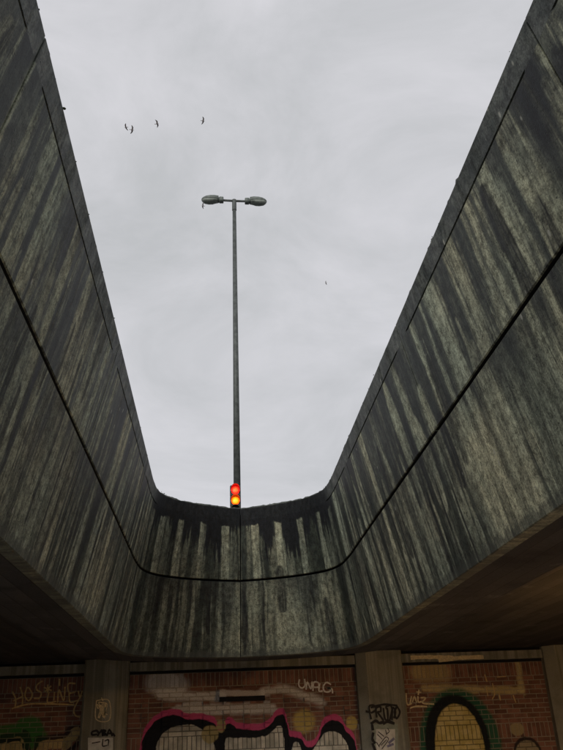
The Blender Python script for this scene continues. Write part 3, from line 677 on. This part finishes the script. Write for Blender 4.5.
# ------------------------------------------------------------------ street lamp
YPOLE = 18.0
pt = on_y(234.8, 201, YPOLE); PX = 0.475; TOP = pt.z
lampE = empty('street_lamp', (PX, YPOLE, 3.72)); tag(lampE, 'tall grey street lamp with two heads on a short crossarm', 'street lamp')
pb = MB(); pb.tube((PX, YPOLE, 3.72), (PX, YPOLE, 6.2), 0.105, 0.10, 24).done('lower_pole', M['galv'], lampE, True)
MB().tube((PX, YPOLE, 6.2), (PX + 0.012, YPOLE, TOP - 0.35), 0.094, 0.056, 24).done('pole', M['galv'], lampE, True)
MB().tube((PX + 0.012, YPOLE, TOP - 0.36), (PX + 0.012, YPOLE, TOP + 0.03), 0.068, 0.066, 20).done('pole_cap', M['galv'], lampE)
MB().tube((PX, YPOLE, 3.72), (PX, YPOLE, 3.76), 0.2, 0.2, 20).done('base_plate', M['galv'], lampE)
for sg in (-1, 1):
    cx = PX + 0.012
    tl = 0.02 if sg < 0 else -0.005
    MB().tube((cx, YPOLE, TOP), (cx + sg * 0.44, YPOLE, TOP + tl), 0.036, 0.034, 14).done('arm', M['galv'], lampE)
    def sec(x, w, hu, hd, n=20, zc=0.0):
        o = []
        for k in range(n):
            a = 2 * math.pi * k / n; cs, sn = math.cos(a), math.sin(a)
            yy = w * math.copysign(abs(cs) ** 0.75, cs); zz = (hu if sn > 0 else hd) * math.copysign(abs(sn) ** 0.75, sn)
            o.append((cx + sg * x, YPOLE + yy, TOP + tl + zc + zz))
        return o
    h = MB().loft([sec(0.325, 0.08, 0.075, 0.07), sec(0.335, 0.10, 0.095, 0.085), sec(0.45, 0.105, 0.10, 0.085), sec(0.455, 0.085, 0.08, 0.07), sec(0.475, 0.085, 0.08, 0.07), sec(0.48, 0.125, 0.125, 0.05), sec(0.60, 0.15, 0.135, 0.05), sec(0.74, 0.155, 0.125, 0.05), sec(0.86, 0.14, 0.095, 0.045), sec(0.95, 0.105, 0.05, 0.04), sec(0.99, 0.06, 0.018, 0.03), sec(1.0, 0.03, 0.0, 0.02)]).done('lamp_head', M['lamp_shell'], lampE, True)
    MB().loft([sec(0.50, 0.10, 0.0, 0.03, 20, -0.035), sec(0.60, 0.13, 0.0, 0.04, 20, -0.035), sec(0.66, 0.135, 0.0, 0.075, 20, -0.035), sec(0.78, 0.135, 0.0, 0.09, 20, -0.03), sec(0.90, 0.115, 0.0, 0.08, 20, -0.025), sec(0.97, 0.07, 0.0, 0.045, 20, -0.02), sec(0.99, 0.03, 0.0, 0.015, 20, -0.02)]).done('lamp_bowl', M['bowl'], h, True)

# ------------------------------------------------------------------ traffic light on the pole
def lens_mat(kind, cen):
    if kind == 'green_off': return M[kind]
    core, rim, st = {'red_lit': ((1.0, 0.035, 0.006), (1.0, 0.006, 0.003), 8.5), 'amber_lit': ((1.0, 0.13, 0.006), (1.0, 0.06, 0.001), 7.5)}[kind]
    b = NB(kind); p = b.geo()['Position']; d = b.v('LENGTH', b.v('SUBTRACT', p, tuple(cen)))
    x, y, z = b.sep(p)
    rib = b.m('ADD', b.m('SINE', b.m('MULTIPLY', x, 210.0)), b.m('SINE', b.m('MULTIPLY', z, 210.0)))
    f = b.m('ADD', b.ramp(d, 0.02, 0.095), b.m('MULTIPLY', b.m('SUBTRACT', b.noise(p, 28, 2), 0.5), 0.9), clamp=True)
    col = b.mix(f, core, rim)
    b.put(b.bsdf.inputs['Emission Color'], col); b.put(b.bsdf.inputs['Emission Strength'], b.m('MULTIPLY', b.m('ADD', 1.0, b.m('MULTIPLY', rib, 0.14)), b.m('MULTIPLY', st, b.ramp(d, 0.06, 0.105, 1.0, 0.45))))
    return b.end(rim, 0.25)
YT = YPOLE - 0.22
pr = on_y(235.3, 490.2, YT); pa = on_y(235.2, 500.6, YT); gap = pr.z - pa.z
tE = empty('traffic_light', (pr.x, YT, 3.72)); tag(tE, 'traffic light showing red and amber together above the parapet rim', 'traffic light')
hw = 0.132
for k, (nm, mt) in enumerate((('red_lens', 'red_lit'), ('amber_lens', 'amber_lit'), ('green_lens', 'green_off'))):
    zc = pr.z - gap * k; hh = gap * 0.5 - 0.004
    poly = []
    for (cx_, cz_, a0) in ((hw - .03, hh - .03, 0), (-hw + .03, hh - .03, 90), (-hw + .03, -hh + .03, 180), (hw - .03, -hh + .03, 270)):
        for q in (0, 30, 60, 90): a = R(a0 + q); poly.append((pr.x + cx_ + .03 * math.cos(a), zc + cz_ + .03 * math.sin(a)))
    hs = MB().loft([[(x, y_, z) for x, z in poly] for y_ in (YT, YT + 0.14)]).done('signal_housing', M['black_plastic'], tE)
    rings = [[(pr.x + r_ * math.cos(q * math.pi / 12), YT + y_, zc + r_ * math.sin(q * math.pi / 12)) for q in range(24)] for r_, y_ in ((0.103, -0.002), (0.098, -0.012), (0.07, -0.024), (0.03, -0.031), (0.008, -0.032))]
    MB().loft(rings).done(nm, lens_mat(mt, (pr.x, YT, zc)), tE, True)
    V = []; Fc = []; n = 20                      # sun visor: an open-bottomed hood
    for i in range(n + 1):
        a = R(-35 + 250 * i / n)
        ln = 0.21 * (0.45 + 0.55 * max(0, math.sin(a)))
        for r_, y_ in ((0.116, 0.004), (0.116, -ln), (0.110, -ln), (0.110, 0.004)): V.append((pr.x + r_ * math.cos(a), YT + y_, zc + r_ * math.sin(a)))
    for i in range(n):
        for j in range(4): a = i * 4 + j; b_ = i * 4 + (j + 1) % 4; Fc.append((a, b_, b_ + 4, a + 4))
    obj('visor', V, Fc, M['black_plastic'], tE)
for dz in (0.5, -2.5): MB().tube((pr.x, YT + 0.1, pr.z + gap * dz * .8), (PX, YPOLE, pr.z + gap * dz * .8), 0.022, 0.022, 10).done('bracket', M['galv'], tE)
MB().tube((PX, YPOLE, pr.z - gap * 2.1), (PX, YPOLE, pr.z - gap * 1.9), 0.115, 0.115, 20).done('clamp', M['galv'], tE)

# ------------------------------------------------------------------ birds
def bird(px, py, alt, heading, bank, flap, s, label):
    d = ray(px, py); P = EYE + d * ((alt - 1.6) / d.z)
    prof = [(-0.24, 0.012, 0), (-0.17, 0.03, 0), (-0.08, 0.055, -.005), (0.03, 0.065, -.01), (0.11, 0.05, 0), (0.155, 0.033, .01), (0.19, 0.032, .015), (0.22, 0.02, .012), (0.25, 0.006, .004)]
    m = MB(); m.loft([[(x, r_ * math.cos(q * math.pi / 4), z + r_ * 0.85 * math.sin(q * math.pi / 4)) for q in range(8)] for x, r_, z in prof])
    m.loft([[(-0.18, -.02, .004), (-0.18, .02, .004), (-0.18, .02, -.004), (-0.18, -.02, -.004)], [(-0.30, -.055, .003), (-0.30, .055, .003), (-0.30, .055, -.003), (-0.30, -.055, -.003)]])
    for sg in (1, -1):
        rr = []
        for (yy, xl, xt, zz, th) in ((0.02, .10, -.07, .02, .018), (.16, .125, -.055, .02 + flap * .07, .014), (.28, .13, -.05, .02 + flap * .11, .01), (.42, .05, -.10, .02 + flap * .10, .007), (.56, -.07, -.145, .02 + flap * .05, .004)):
            rr.append([(xl, sg * yy, zz), ((xl + xt) / 2, sg * yy, zz + th), (xt, sg * yy, zz), ((xl + xt) / 2, sg * yy, zz - th * .4)])
        m.loft(rr)
    mt = Matrix.Rotation(heading, 3, 'Z') @ Matrix.Rotation(bank, 3, 'X')
    m.v = [tuple(P + mt @ (Vector(v) * s)) for v in m.v]
    o = m.done('bird', M['feather'], None, True); tag(o, label, 'bird', 'birds flying high over the opening')
for a in ((126, 127.5, 44, R(170), R(12), 1.1, .55, 'leftmost small bird of the close pair in the upper left sky'),
          (132, 130, 44, R(12), R(-20), .8, .62, 'right-hand bird of the close pair in the upper left sky'),
          (157, 124, 44, R(-10), R(-12), 1.0, .6, 'single bird just right of the close pair of birds'),
          (203, 121, 46, R(8), R(-15), .9, .6, 'topmost single bird high above the left lamp head'),
          (203, 206, 44, R(185), R(20), 1.0, .55, 'small bird right under the left lamp head tip'),
          (326, 283, 60, R(160), R(40), .8, .55, 'tiny lone bird right of the lamp pole')): bird(*a)
